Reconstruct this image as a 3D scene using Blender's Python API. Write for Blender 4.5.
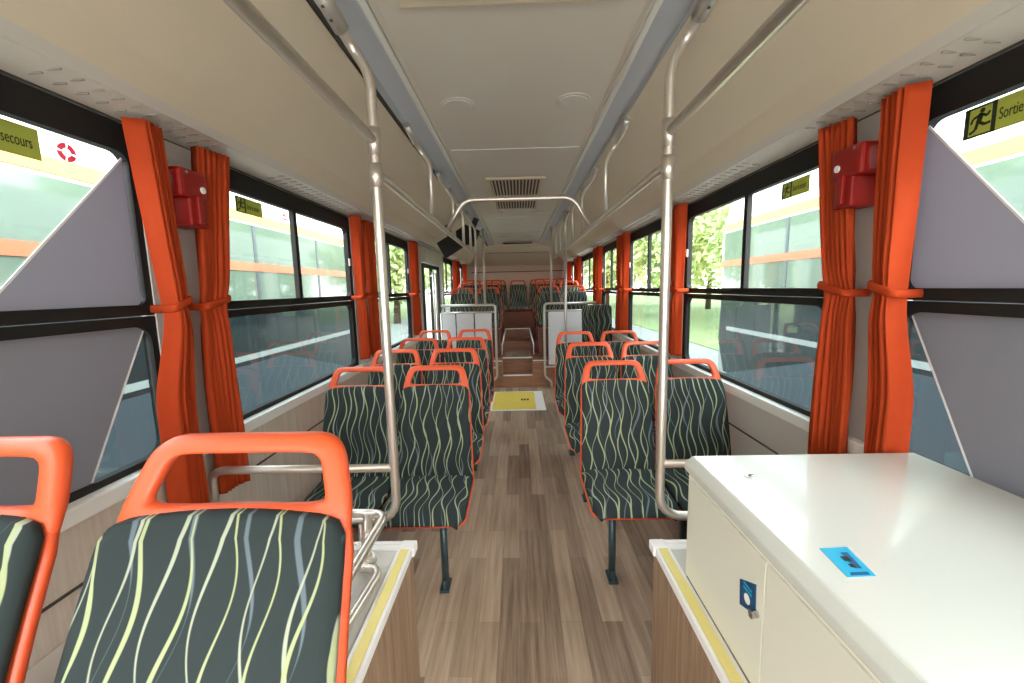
import bpy, bmesh, math, random
from mathutils import Vector, Matrix
random.seed(4)
S = bpy.context.scene
C = S.collection
for o in list(bpy.data.objects): bpy.data.objects.remove(o)

# ------------------------------------------------------------ camera
cam_d = bpy.data.cameras.new('camera'); cam = bpy.data.objects.new('camera', cam_d); C.objects.link(cam)
F = 412.0
d1 = Vector((518-512, -(288-341.5), F)).normalized()          # the bus axis as the camera sees it (x right, y up, z forward)
dn = Vector((70., -3080., F)); dn = (dn - d1*dn.dot(d1)).normalized(); up = -dn
rt = up.cross(d1)
R = Matrix((rt, d1, up))                                     # world = R @ camera axes
cx_, cy_, cz_ = R.col[0], R.col[1], -R.col[2]
M4 = Matrix.Identity(4)
for i in range(3):
    M4[i][0] = cx_[i]; M4[i][1] = cy_[i]; M4[i][2] = cz_[i]
M4[0][3], M4[1][3], M4[2][3] = .02, 0, 1.37
cam.matrix_world = M4
cam_d.sensor_width = 36; cam_d.lens = F/1024*36; cam_d.clip_start = .02; cam_d.clip_end = 300
S.camera = cam
# ------------------------------------------------------------ world: bright overcast sky
S.view_settings.view_transform = 'Standard'; S.view_settings.look = 'None'
S.view_settings.gamma = 1; S.view_settings.use_curve_mapping = False
S.view_settings.exposure = 2.3
W = bpy.data.worlds.new('overcast_sky'); S.world = W; W.use_nodes = True
wn = W.node_tree.nodes; wl = W.node_tree.links
bg = wn['Background']; bg.inputs['Strength'].default_value = 2.1
tc = wn.new('ShaderNodeTexCoord'); sp = wn.new('ShaderNodeSeparateXYZ'); cr = wn.new('ShaderNodeValToRGB')
wl.new(tc.outputs['Generated'], sp.inputs[0]); wl.new(sp.outputs['Z'], cr.inputs[0]); wl.new(cr.outputs[0], bg.inputs[0])
cr.color_ramp.elements[0].position = 0; cr.color_ramp.elements[0].color = (1, .98, .95, 1)
cr.color_ramp.elements[1].position = .8; cr.color_ramp.elements[1].color = (.86, .93, 1, 1)
sun_d = bpy.data.lights.new('hazy_sun', 'SUN'); sun_d.energy = 1.6; sun_d.angle = .6; sun_d.color = (1, .95, .87)
sun = bpy.data.objects.new('hazy_sun', sun_d); C.objects.link(sun)
sun.rotation_euler = Vector((-.25, -.85, -.62)).to_track_quat('Z', 'Y').to_euler()
sun.rotation_euler = (math.radians(-48), 0, math.radians(-18)); sun.rotation_euler = Vector((.25, -.9, .75)).to_track_quat('Z', 'Y').to_euler()

# ------------------------------------------------------------ node helpers
class X:
    def __init__(s, nt, k): s.nt, s.k = nt, k
    def _m(s, op, *a):
        n = s.nt.nodes.new('ShaderNodeMath'); n.operation = op
        for i, v in enumerate((s,) + a):
            if isinstance(v, X): s.nt.links.new(v.k, n.inputs[i])
            else: n.inputs[i].default_value = v
        return X(s.nt, n.outputs[0])
    def __add__(s, o): return s._m('ADD', o)
    def __sub__(s, o): return s._m('SUBTRACT', o)
    def __mul__(s, o): return s._m('MULTIPLY', o)
    def __truediv__(s, o): return s._m('DIVIDE', o)
    def sin(s): return s._m('SINE')
    def floor(s): return s._m('FLOOR')
    def fract(s): return s._m('FRACT')
    def abs(s): return s._m('ABSOLUTE')
    def max(s, o): return s._m('MAXIMUM', o)
    def lt(s, o, soft):                                          # 1 where s<o with a soft edge
        n = s.nt.nodes.new('ShaderNodeMapRange'); n.interpolation_type = 'SMOOTHSTEP'
        s.nt.links.new(s.k, n.inputs['Value'])
        a, b = (o, soft)
        if isinstance(a, X):
            s.nt.links.new((a-b).k, n.inputs['From Min']); s.nt.links.new((a+b).k, n.inputs['From Max'])
        else: n.inputs['From Min'].default_value = a-b; n.inputs['From Max'].default_value = a+b
        n.inputs['To Min'].default_value = 1; n.inputs['To Max'].default_value = 0
        return X(s.nt, n.outputs[0])
def srgb(r, g, b):
    f = lambda c: (c/255/12.92) if c/255 <= .04045 else ((c/255+.055)/1.055)**2.4
    return (f(r), f(g), f(b), 1)
def mix(nt, fac, a, b):
    n = nt.nodes.new('ShaderNodeMix'); n.data_type = 'RGBA'
    for v, i in ((fac, 0), (a, 6), (b, 7)):
        if isinstance(v, X): nt.links.new(v.k, n.inputs[i])
        elif hasattr(v, 'links'): nt.links.new(v, n.inputs[i])
        else: n.inputs[i].default_value = v
    return n.outputs[2]
def mat(name, col, rough=.5, metal=0, noise=0, nscale=8, bump=0, bscale=200, coat=0, spec=.5, stretch=None):
    m = bpy.data.materials.new(name); m.use_nodes = True; nt = m.node_tree; b = nt.nodes['Principled BSDF']
    b.inputs['Base Color'].default_value = col; b.inputs['Roughness'].default_value = rough
    b.inputs['Metallic'].default_value = metal; b.inputs['Coat Weight'].default_value = coat
    b.inputs['Specular IOR Level'].default_value = spec
    t = nt.nodes.new('ShaderNodeTexCoord'); src = t.outputs['Object']
    if stretch:
        mp = nt.nodes.new('ShaderNodeMapping'); mp.inputs['Scale'].default_value = stretch
        nt.links.new(src, mp.inputs[0]); src = mp.outputs[0]
    if noise:
        n = nt.nodes.new('ShaderNodeTexNoise'); n.inputs['Scale'].default_value = nscale; n.inputs['Detail'].default_value = 4
        nt.links.new(src, n.inputs['Vector'])
        d = tuple(c*(1-noise) for c in col[:3])+(1,); l = tuple(min(1, c*(1+noise*.6)) for c in col[:3])+(1,)
        nt.links.new(mix(nt, n.outputs['Fac'], d, l), b.inputs['Base Color'])
    if bump:
        n = nt.nodes.new('ShaderNodeTexNoise'); n.inputs['Scale'].default_value = bscale
        nt.links.new(src, n.inputs['Vector'])
        bp = nt.nodes.new('ShaderNodeBump'); bp.inputs['Strength'].default_value = bump; bp.inputs['Distance'].default_value = .002
        nt.links.new(n.outputs['Fac'], bp.inputs['Height']); nt.links.new(bp.outputs[0], b.inputs['Normal'])
    return m
def glassmat(name, tint, refl=.12):
    m = bpy.data.materials.new(name); m.use_nodes = True; nt = m.node_tree; nt.nodes.clear()
    o = nt.nodes.new('ShaderNodeOutputMaterial'); t = nt.nodes.new('ShaderNodeBsdfTransparent'); g = nt.nodes.new('ShaderNodeBsdfGlossy')
    t.inputs[0].default_value = tint; g.inputs['Roughness'].default_value = .03
    lw = nt.nodes.new('ShaderNodeLayerWeight'); lw.inputs[0].default_value = .5
    fac = X(nt, lw.outputs['Facing'])._m('POWER', 4.0)*refl*2.2 + refl*.3
    mx = nt.nodes.new('ShaderNodeMixShader'); nt.links.new(fac.k, mx.inputs[0])
    nt.links.new(t.outputs[0], mx.inputs[1]); nt.links.new(g.outputs[0], mx.inputs[2]); nt.links.new(mx.outputs[0], o.inputs[0])
    return m
def fabric():
    m = bpy.data.materials.new('wavy_fabric'); m.use_nodes = True; nt = m.node_tree; b = nt.nodes['Principled BSDF']
    b.inputs['Roughness'].default_value = .85; b.inputs['Specular IOR Level'].default_value = .25
    uvn = nt.nodes.new('ShaderNodeUVMap'); s = nt.nodes.new('ShaderNodeSeparateXYZ'); nt.links.new(uvn.outputs[0], s.inputs[0])
    oi = nt.nodes.new('ShaderNodeObjectInfo'); rnd = X(nt, oi.outputs['Random'])
    u = X(nt, s.outputs['X']) + rnd*.31; v = X(nt, s.outputs['Y']) + rnd*3.7
    col = srgb(44, 53, 53)
    def lines(pitch, off, amp, k, w, kw, ph, gate=None):
        uu = u/pitch + off; idx = uu.floor(); f = uu.fract()
        rph = (idx*12.9898+ph).sin()*.9 + ph + rnd*6.0; rph2 = (idx*7.233+ph*2).sin()*1.7
        d = (v*k + rph).sin()*amp + (v*(k*.47) + rph2).sin()*(amp*.45)
        wid = ((v*kw + rph2).sin()*.5 + 1.0)*w
        if gate: wid = wid*(((v*gate+rph).sin()*.8+.35).max(0))
        return (f - .5 - d).abs().lt(wid, .018)
    blue = lines(.078, .1, .24, 23, .045, 16, 5.1, 13)
    y1 = lines(.058, .0, .22, 27, .039, 15, 1.3)
    y2 = lines(.061, .53, .22, 25, .034, 17, 8.2)
    c1 = mix(nt, blue, col, srgb(96, 108, 116))
    c2 = mix(nt, y2, c1, srgb(160, 166, 146)); c3 = mix(nt, y1, c2, srgb(160, 168, 126))
    nt.links.new(c3, b.inputs['Base Color'])
    wv = nt.nodes.new('ShaderNodeTexNoise'); wv.inputs['Scale'].default_value = 900
    tcn = nt.nodes.new('ShaderNodeTexCoord'); nt.links.new(tcn.outputs['Object'], wv.inputs['Vector'])
    bp = nt.nodes.new('ShaderNodeBump'); bp.inputs['Strength'].default_value = .4; bp.inputs['Distance'].default_value = .001
    nt.links.new(wv.outputs['Fac'], bp.inputs['Height']); nt.links.new(bp.outputs[0], b.inputs['Normal'])
    return m
def wood(name, base, var, planks=True, pw=.085, pl=.65, rough=.42, rot=True, grainaxis='Y'):
    m = bpy.data.materials.new(name); m.use_nodes = True; nt = m.node_tree; b = nt.nodes['Principled BSDF']
    t = nt.nodes.new('ShaderNodeTexCoord'); mp = nt.nodes.new('ShaderNodeMapping'); nt.links.new(t.outputs['Object'], mp.inputs[0])
    if rot: mp.inputs['Rotation'].default_value = (0, 0, math.pi/2)
    if grainaxis == 'wallY': mp.inputs['Rotation'].default_value = (math.pi/2, 0, math.pi/2)
    br = nt.nodes.new('ShaderNodeTexBrick'); nt.links.new(mp.outputs[0], br.inputs['Vector'])
    br.inputs['Scale'].default_value = 1; br.inputs['Brick Width'].default_value = pl; br.inputs['Row Height'].default_value = pw
    br.inputs['Mortar Size'].default_value = .0012; br.inputs['Mortar Smooth'].default_value = .3; br.offset = .37
    br.inputs['Color1'].default_value = (0, 0, 0, 1); br.inputs['Color2'].default_value = (1, 1, 1, 1); br.inputs['Mortar'].default_value = (.2, .2, .2, 1)
    n = nt.nodes.new('ShaderNodeTexNoise'); mp2 = nt.nodes.new('ShaderNodeMapping')
    mp2.inputs['Scale'].default_value = (1.6, 34, 34) if grainaxis != 'Yraw' else (34, 1.6, 34)
    nt.links.new(mp.outputs[0], mp2.inputs[0]); nt.links.new(mp2.outputs[0], n.inputs['Vector']); n.inputs['Scale'].default_value = 1.6; n.inputs['Detail'].default_value = 7; n.inputs['Roughness'].default_value = .65
    f1 = X(nt, n.outputs['Fac']); g = ((f1 - .5)*2.0 + .5)
    if planks: g = g*.52 + X(nt, br.outputs['Color'])*.48
    nt.links.new(mix(nt, g, base, var), b.inputs['Base Color']); b.inputs['Roughness'].default_value = rough
    return m
K = dict(
 fabric=fabric(),
 orange=mat('orange_plastic', srgb(226, 88, 44), .38, noise=.06, bump=.15, bscale=500),
 floor=wood('wood_plank_vinyl', srgb(92, 70, 54), srgb(204, 178, 152)),
 boxwood=wood('brown_wood_laminate', srgb(112, 84, 62), srgb(182, 152, 124), planks=False, grainaxis='wallY', rot=False, rough=.5),
 wallwood=wood('pale_wood_laminate', srgb(196, 180, 166), srgb(226, 214, 202), planks=False, grainaxis='wallY', rot=False, rough=.5),
 redwood=wood('dark_red_brown_laminate', srgb(86, 42, 30), srgb(120, 68, 50), planks=False, rough=.5),
 stepwood=wood('brown_step_laminate', srgb(118, 76, 52), srgb(172, 126, 96), planks=False, rot=False, rough=.5),
 curtain=mat('orange_curtain', srgb(212, 82, 40), .75, noise=.10, nscale=30, bump=.3, bscale=700, spec=.2),
 steel=mat('brushed_steel', srgb(222, 214, 204), .36, .85, noise=.08, nscale=60, stretch=(1, 1, .1)),
 steelw=mat('satin_pale_steel', srgb(205, 200, 194), .38, .75),
 ceil=mat('warm_white_ceiling', srgb(216, 208, 196), .6, noise=.03, nscale=3),
 slope=mat('beige_ceiling_panel', srgb(216, 203, 180), .6, noise=.04, nscale=4),
 vent=mat('pale_grey_moulding', srgb(206, 200, 190), .55, noise=.03, nscale=5),
 channel=mat('grey_light_channel', srgb(186, 190, 196), .4, noise=.04, nscale=9),
 trimlight=mat('bright_alu_lip', srgb(222, 222, 214), .35, .4),
 slotgrey=mat('grey_slot_shadow', srgb(152, 146, 138), .7),
 black=mat('black_rubber_frame', srgb(20, 19, 19), .65, noise=.1),
 gap=mat('dark_gap_rubber', srgb(70, 66, 60), .7),
 pillar=mat('pale_pillar_panel', srgb(208, 204, 198), .55, noise=.04, nscale=6),
 white=mat('white_enamel', srgb(214, 216, 209), .22, noise=.015, nscale=3, coat=.3),
 cream=mat('cream_enamel', srgb(228, 227, 212), .3, noise=.015, nscale=3),
 sill=mat('white_sill', srgb(246, 244, 242), .4),
 lower=mat('pale_grey_wall_panel', srgb(210, 202, 198), .5, noise=.03, nscale=4),
 boxtop=mat('light_grey_vinyl_top', srgb(206, 203, 196), .5, noise=.05, nscale=20),
 yellow=mat('yellow_tread_strip', srgb(238, 222, 140), .6, noise=.06, nscale=90),
 hatch=mat('yellow_hatch_lid', srgb(240, 214, 96), .5, noise=.05, nscale=12),
 red=mat('red_plastic', srgb(150, 22, 16), .35, noise=.08),
 leg=mat('dark_green_grey_steel', srgb(66, 84, 88), .4, .4),
 chrome=mat('chrome', srgb(200, 200, 200), .18, 1),
 panel=mat('pale_grey_screen_panel', srgb(206, 208, 212), .35),
 darkplastic=mat('black_plastic', srgb(13, 13, 14), .5),
 signg=mat('photoluminescent_sign', srgb(176, 182, 92), .5), signd=mat('dark_green_print', srgb(24, 48, 30), .5),
 pink=mat('pink_red_sticker', srgb(240, 120, 138), .5),
 bluel=mat('light_blue_sticker', srgb(30, 176, 220), .35), blued=mat('dark_blue_sticker', srgb(8, 76, 120), .35),
 bluem=mat('mid_blue_print', srgb(12, 90, 140), .4),
 film=mat('grey_livery_film', srgb(172, 170, 178), .6), filmw=mat('white_livery_edge', srgb(240, 240, 240), .5),
 glass=glassmat('clear_window_glass', (.93, .96, .95, 1), .1),
 tint=glassmat('tinted_window_glass', (.55, .62, .62, 1), .2),
 asphalt=mat('pale_asphalt', srgb(170, 168, 162), .9, noise=.12, nscale=3),
 grass=mat('grass', srgb(160, 172, 118), .95, noise=.3, nscale=2),
 leaf=mat('leaves', srgb(158, 176, 118), .8, noise=.3, nscale=5), bark=mat('bark', srgb(90, 74, 60), .9),
 buswhite=mat('white_bus_paint', srgb(215, 215, 212), .3), busgrey=mat('grey_bus_paint', srgb(66, 78, 84), .35),
 busdark=mat('dark_bus_glass', srgb(52, 62, 66), .12, noise=.25, nscale=2), busrefl=mat('bus_glass_pale_reflection', srgb(98, 116, 104), .1, noise=.25, nscale=1.2, coat=.5),  # upper bus glass: pale green reflection on dark glass, put into the base colour
 busskirt=mat('slate_bus_skirt', srgb(96, 106, 116), .4),
 busyellow=mat('yellow_bus_stripe', srgb(208, 164, 84), .4), busorange=mat('orange_bus_stripe', srgb(196, 100, 70), .4),
 lamp=mat('frosted_lamp_cover', srgb(214, 206, 198), .4), backwall=mat('pinkish_beige_rear_panel', srgb(222, 200, 182), .6, noise=.04),
)
# film lets some light through, as a perforated print does
_nt = K['film'].node_tree; _b = _nt.nodes['Principled BSDF']; _tr = _nt.nodes.new('ShaderNodeBsdfTranslucent'); _tr.inputs[0].default_value = srgb(165, 162, 170)
_mx = _nt.nodes.new('ShaderNodeMixShader'); _mx.inputs[0].default_value = .5
_nt.links.new(_b.outputs[0], _mx.inputs[1]); _nt.links.new(_tr.outputs[0], _mx.inputs[2]); _nt.links.new(_mx.outputs[0], _nt.nodes['Material Output'].inputs[0])
_nt = K['signg'].node_tree; _b = _nt.nodes['Principled BSDF']; _tr = _nt.nodes.new('ShaderNodeBsdfTranslucent'); _tr.inputs[0].default_value = srgb(170, 170, 96)
_mx = _nt.nodes.new('ShaderNodeMixShader'); _mx.inputs[0].default_value = .45
_nt.links.new(_b.outputs[0], _mx.inputs[1]); _nt.links.new(_tr.outputs[0], _mx.inputs[2]); _nt.links.new(_mx.outputs[0], _nt.nodes['Material Output'].inputs[0])
_nt = K['pink'].node_tree; _b = _nt.nodes['Principled BSDF']; _tr = _nt.nodes.new('ShaderNodeBsdfTranslucent'); _tr.inputs[0].default_value = srgb(240, 110, 130)
_mx = _nt.nodes.new('ShaderNodeMixShader'); _mx.inputs[0].default_value = .5
_nt.links.new(_b.outputs[0], _mx.inputs[1]); _nt.links.new(_tr.outputs[0], _mx.inputs[2]); _nt.links.new(_mx.outputs[0], _nt.nodes['Material Output'].inputs[0])
_nt = K['curtain'].node_tree; _b = _nt.nodes['Principled BSDF']; _tr = _nt.nodes.new('ShaderNodeBsdfTranslucent'); _tr.inputs[0].default_value = srgb(232, 94, 40)
_mx = _nt.nodes.new('ShaderNodeMixShader'); _mx.inputs[0].default_value = .3
_nt.links.new(_b.outputs[0], _mx.inputs[1]); _nt.links.new(_tr.outputs[0], _mx.inputs[2]); _nt.links.new(_mx.outputs[0], _nt.nodes['Material Output'].inputs[0])

# ------------------------------------------------------------ mesh helpers
def box(bm, x0, x1, y0, y1, z0, z1, bev=0, mi=0):
    xs, ys, zs = sorted((x0, x1)), sorted((y0, y1)), sorted((z0, z1))
    r = bmesh.ops.create_cube(bm, size=1)
    for v in r['verts']:
        v.co = Vector((xs[0] if v.co.x < 0 else xs[1], ys[0] if v.co.y < 0 else ys[1], zs[0] if v.co.z < 0 else zs[1]))
    fs = set(f for v in r['verts'] for f in v.link_faces)
    for f in fs: f.material_index = mi
    if bev:
        es = list(set(e for v in r['verts'] for e in v.link_edges))
        q = bmesh.ops.bevel(bm, geom=es, offset=bev, segments=2, affect='EDGES', profile=.6)
        for f in q['faces']: f.material_index = mi
def Box(*a, **k):
    bm = bmesh.new(); box(bm, *a, **k); return bm
def fillet(pts, r, n=6, closed=False):
    P = [Vector(p) for p in pts]; out = []; N = len(P)
    for i in range(N):
        if not closed and i in (0, N-1): out.append(P[i]); continue
        a, b, c = P[i-1], P[i], P[(i+1) % N]
        rr = r[i] if isinstance(r, (list, tuple)) else r
        ra = min(rr, (a-b).length*.49, (c-b).length*.49)
        p0 = b+(a-b).normalized()*ra; p1 = b+(c-b).normalized()*ra
        for k in range(n+1):
            t = k/n; out.append(p0*(1-t)**2 + b*2*t*(1-t) + p1*t*t)
    return out
def tube(bm, pts, r, n=10, closed=False, rad=None, flat=1.0, mi=0):
    P = [Vector(p) for p in pts]; N = len(P); rings = []
    T = []
    for i in range(N):
        a = P[i-1] if (i > 0 or closed) else P[i]; b = P[(i+1) % N] if (i < N-1 or closed) else P[i]
        T.append((b-a).normalized())
    u = T[0].orthogonal().normalized()
    for i in range(N):
        u = (u - T[i]*u.dot(T[i])).normalized(); w = T[i].cross(u)
        rr = rad[i] if rad else r
        rings.append([bm.verts.new(P[i] + u*math.cos(2*math.pi*k/n)*rr + w*math.sin(2*math.pi*k/n)*rr) for k in range(n)])
    for i in range(N if closed else N-1):
        A, B = rings[i], rings[(i+1) % N]
        for k in range(n):
            f = bm.faces.new((A[k], A[(k+1) % n], B[(k+1) % n], B[k])); f.smooth = True; f.material_index = mi
    if not closed: bm.faces.new(rings[0][::-1]); bm.faces.new(rings[-1])
def Tube(pts, r, fil=0, **k):
    bm = bmesh.new(); tube(bm, fillet(pts, fil) if fil else pts, r, **k); return bm
def prism(bm, poly, axis, a, b, mi=0):                           # polygon in the two other axes, extruded along axis
    def co(p, t):
        return {'x': (t, p[0], p[1]), 'y': (p[0], t, p[1]), 'z': (p[0], p[1], t)}[axis]
    A = [bm.verts.new(co(p, a)) for p in poly]; B = [bm.verts.new(co(p, b)) for p in poly]; n = len(poly)
    fs = [bm.faces.new(A), bm.faces.new(B[::-1])]
    for i in range(n): fs.append(bm.faces.new((A[i], B[i], B[(i+1) % n], A[(i+1) % n])))
    for f in fs: f.material_index = mi
    bmesh.ops.recalc_face_normals(bm, faces=fs)
def disc(bm, c, axis, r, t, n=24, mi=0):
    u = {'x': (0, 1, 2), 'y': (1, 0, 2), 'z': (2, 0, 1)}[axis]
    poly = [(c[u[1]]+r*math.cos(2*math.pi*k/n), c[u[2]]+r*math.sin(2*math.pi*k/n)) for k in range(n)]
    prism(bm, poly, axis, c[u[0]], c[u[0]]+t, mi)
def obj(name, bm, m, parent=None, smooth=False, bevel=0):
    me = bpy.data.meshes.new(name)
    bmesh.ops.recalc_face_normals(bm, faces=bm.faces) if smooth else None
    org = Vector((0, 0, 0))
    if parent is None and len(bm.verts):
        lo = [min(v.co[i] for v in bm.verts) for i in range(3)]; hi = [max(v.co[i] for v in bm.verts) for i in range(3)]
        org = Vector(((lo[0]+hi[0])/2, (lo[1]+hi[1])/2, lo[2]))
        for v in bm.verts: v.co -= org
    elif parent is not None:
        q = parent; off = Vector((0, 0, 0))
        while q is not None: off += q.location; q = q.parent
        if not parent.get('_local'):
            for v in bm.verts: v.co -= off
    bm.to_mesh(me); bm.free()
    o = bpy.data.objects.new(name, me); C.objects.link(o); o.location = org
    for mm in (m if isinstance(m, (list, tuple)) else [m]): me.materials.append(K[mm])
    if smooth:
        for p in me.polygons: p.use_smooth = True
    if bevel:
        b = o.modifiers.new('bevel', 'BEVEL'); b.width = bevel; b.segments = 2; b.limit_method = 'ANGLE'
    if parent is not None:
        o.parent = parent
        if parent.get('_local'): o['_local'] = True
    return o
def tag(o, label, cat, group=None):
    o['label'] = label; o['category'] = cat
    if group: o['group'] = group
    return o
def thing(name, label, cat, loc=(0, 0, 0), group=None, local=False):
    o = bpy.data.objects.new(name, None); C.objects.link(o); o.location = loc; o.empty_display_size = .1
    if local: o['_local'] = True
    return tag(o, label, cat, group)
def struct(name, bm, m, parent=None, **k):
    o = obj(name, bm, m, parent, **k)
    if parent is None: o['kind'] = 'structure'
    return o
def sempty(name, loc=(0, 0, 0)):
    o = bpy.data.objects.new(name, None); C.objects.link(o); o.location = loc; o['kind'] = 'structure'; return o
def dup(root, loc, label, group=None):
    def cp(o, par):
        c = o.copy(); C.objects.link(c); c.parent = par
        for ch in o.children: cp(ch, c)
        return c
    kids = list(root.children); r = root.copy(); C.objects.link(r); r.location = loc; r['label'] = label
    if group: r['group'] = group
    for ch in kids: cp(ch, r)
    return r

# ============================================================ SETTING
WX = 1.17; Y0 = -1.7; YB = 9.2; CX = .02
XI = 1.13                                                      # inner face of the lower wall
# floor
struct('floor', Box(-1.15, 1.15, Y0, 5.6, -.06, 0), 'floor')
# central ceiling and the mouldings beside it
def sheet(bm, prof, y0, y1, t=.012, mi=0):                        # profile polyline in x,z -> slab
    n = len(prof); nrm = []
    for i in range(n):
        a = Vector(prof[max(i-1, 0)]); b = Vector(prof[min(i+1, n-1)]); d = (b-a).normalized(); q = Vector((-d.y, d.x))
        if q.y < 0: q = -q
        nrm.append(q)
    poly = [tuple(p) for p in prof] + [(prof[i][0]+nrm[i].x*t, prof[i][1]+nrm[i].y*t) for i in range(n-1, -1, -1)]
    prism(bm, poly, 'y', y0, y1, mi)
bm = bmesh.new(); sheet(bm, [(-.413, 2.235), (-.40, 2.25), (0, 2.256), (.44, 2.25), (.45, 2.235)], Y0, 8.35)
ceiling = struct('ceiling', bm, 'ceil')
for s, side in ((-1, 'left'), (1, 'right')):
    xs = lambda v: s*v + (.02 if s > 0 else 0)
    bm = bmesh.new()
    pr = [(s*.995, 1.927), (s*.93, 1.985), (s*.74, 2.11), (s*.575, 2.205)]
    sheet(bm, pr if s > 0 else pr, Y0, YB); 
    struct('ceiling_slope_'+side, bm, 'slope', ceiling)
    bm = bmesh.new()
    a, b = (.545, .415) if s < 0 else (.585, .455)
    sheet(bm, [(s*a, 2.205), (s*(a-.01), 2.225), (s*(b+.035), 2.232), (s*(b+.03), 2.22), (s*(b+.022), 2.22)], Y0, 8.35)
    struct('light_channel', bm, 'channel', ceiling)
    bm = bmesh.new(); tube(bm, [(s*(b+.016), Y0, 2.232), (s*(b+.016), 8.35, 2.232)], .013, n=8)
    struct('channel_lip', bm, 'trimlight', ceiling)
    bm = bmesh.new(); box(bm, s*(a), s*(a+.04), Y0, 8.35, 2.212, 2.226)
    struct('channel_track', bm, 'gap', ceiling)
    # grey moulding above the windows, with groups of air slots
    bm = bmesh.new()
    sheet(bm, [(s*1.18, 1.888), (s*1.15, 1.890), (s*1.035, 1.908), (s*1.02, 1.905), (s*.995, 1.927)], Y0, YB, t=.01)
    vp = struct('moulding_'+side, bm, 'vent', ceiling)
    bm = bmesh.new(); box(bm, s*1.148, s*1.152, Y0, YB, 1.8865, 1.8905)
    struct('moulding_seam', bm, 'gap', ceiling)
    bm = bmesh.new()
    for y0 in (1.02, 1.95, 3.3, 4.6):
        for k in range(11 if y0 < 1.1 else 16):
            y = y0+k*.052
            for j in range(2):
                x = s*(1.055+.045*j); z = 1.9045-.0073*j
                box(bm, x-.017, x+.017, y, y+.004, z-.004, z-.0005)
    struct('air_slots', bm, 'slotgrey', ceiling)
# ceiling seams, hatch, grille, end box
bm = bmesh.new()
for y in (2.75, 5.3, 6.7): box(bm, -.39, .43, y-.004, y+.004, 2.244, 2.25)
struct('ceiling_seam', bm, 'trimlight', ceiling)
bm = bmesh.new(); box(bm, -.33, .36, .5, 1.385, 2.228, 2.25, bev=.01)
ht = tag(obj('roof_hatch', bm, 'slope'), 'beige roof hatch at the very top of the picture', 'hatch')
bm = bmesh.new(); tube(bm, fillet([(-.26, .9, 2.224), (-.26, 1.33, 2.224), (-.05, 1.33, 2.224), (-.05, .9, 2.224)], .05), .004, n=6)
o = obj('hatch_handle', bm, 'trimlight', ht); 
for i, (x, y, z) in enumerate(((-.25, 2.11, 2.25), (.30, 2.1, 2.25), (-.22, 5.0, 2.25), (.27, 5.0, 2.25), (-.2, 7.3, 2.25), (.25, 7.3, 2.25))):
    lb = ('round frosted ceiling lamp left of the aisle, nearest the camera', 'round frosted ceiling lamp right of the aisle, nearest the camera',
          'small round ceiling lamp on the left, just behind the air grille', 'small round ceiling lamp on the right, just behind the air grille',
          'farthest left round ceiling lamp near the rear of the bus', 'farthest right round ceiling lamp near the rear of the bus')[i]
    t = thing('ceiling_lamp', lb, 'lamp', (x, y, z-.012), 'round ceiling lamps')
    bm = bmesh.new(); disc(bm, (x, y, z-.004), 'z', .082, .008, 28); obj('lamp_ring', bm, 'vent', t, bevel=.004)
    bm = bmesh.new(); disc(bm, (x, y, z-.009), 'z', .070, .006, 28); obj('lamp_cover', bm, 'lamp', t, bevel=.004)
g = thing('air_grille', 'square slatted air grille in the ceiling behind the hooped grab bar', 'grille', (.02, 4.08, 2.25))
bm = bmesh.new()
box(bm, -.22, -.19, 3.44, 4.72, 2.232, 2.25); box(bm, .23, .26, 3.44, 4.72, 2.232, 2.25); box(bm, -.22, .26, 3.42, 3.45, 2.232, 2.25); box(bm, -.22, .26, 4.71, 4.74, 2.232, 2.25); box(bm, -.19, .23, 4.06, 4.09, 2.232, 2.25)
obj('grille_frame', bm, 'slope', g)
bm = bmesh.new(); box(bm, -.19, .23, 3.45, 4.71, 2.246, 2.25); obj('grille_cavity', bm, 'gap', g)
bm = bmesh.new()
for k in range(15): x = -.178+k*.0285; box(bm, x-.005, x+.005, 3.45, 4.71, 2.232, 2.245)
obj('grille_slats', bm, 'slope', g)

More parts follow.
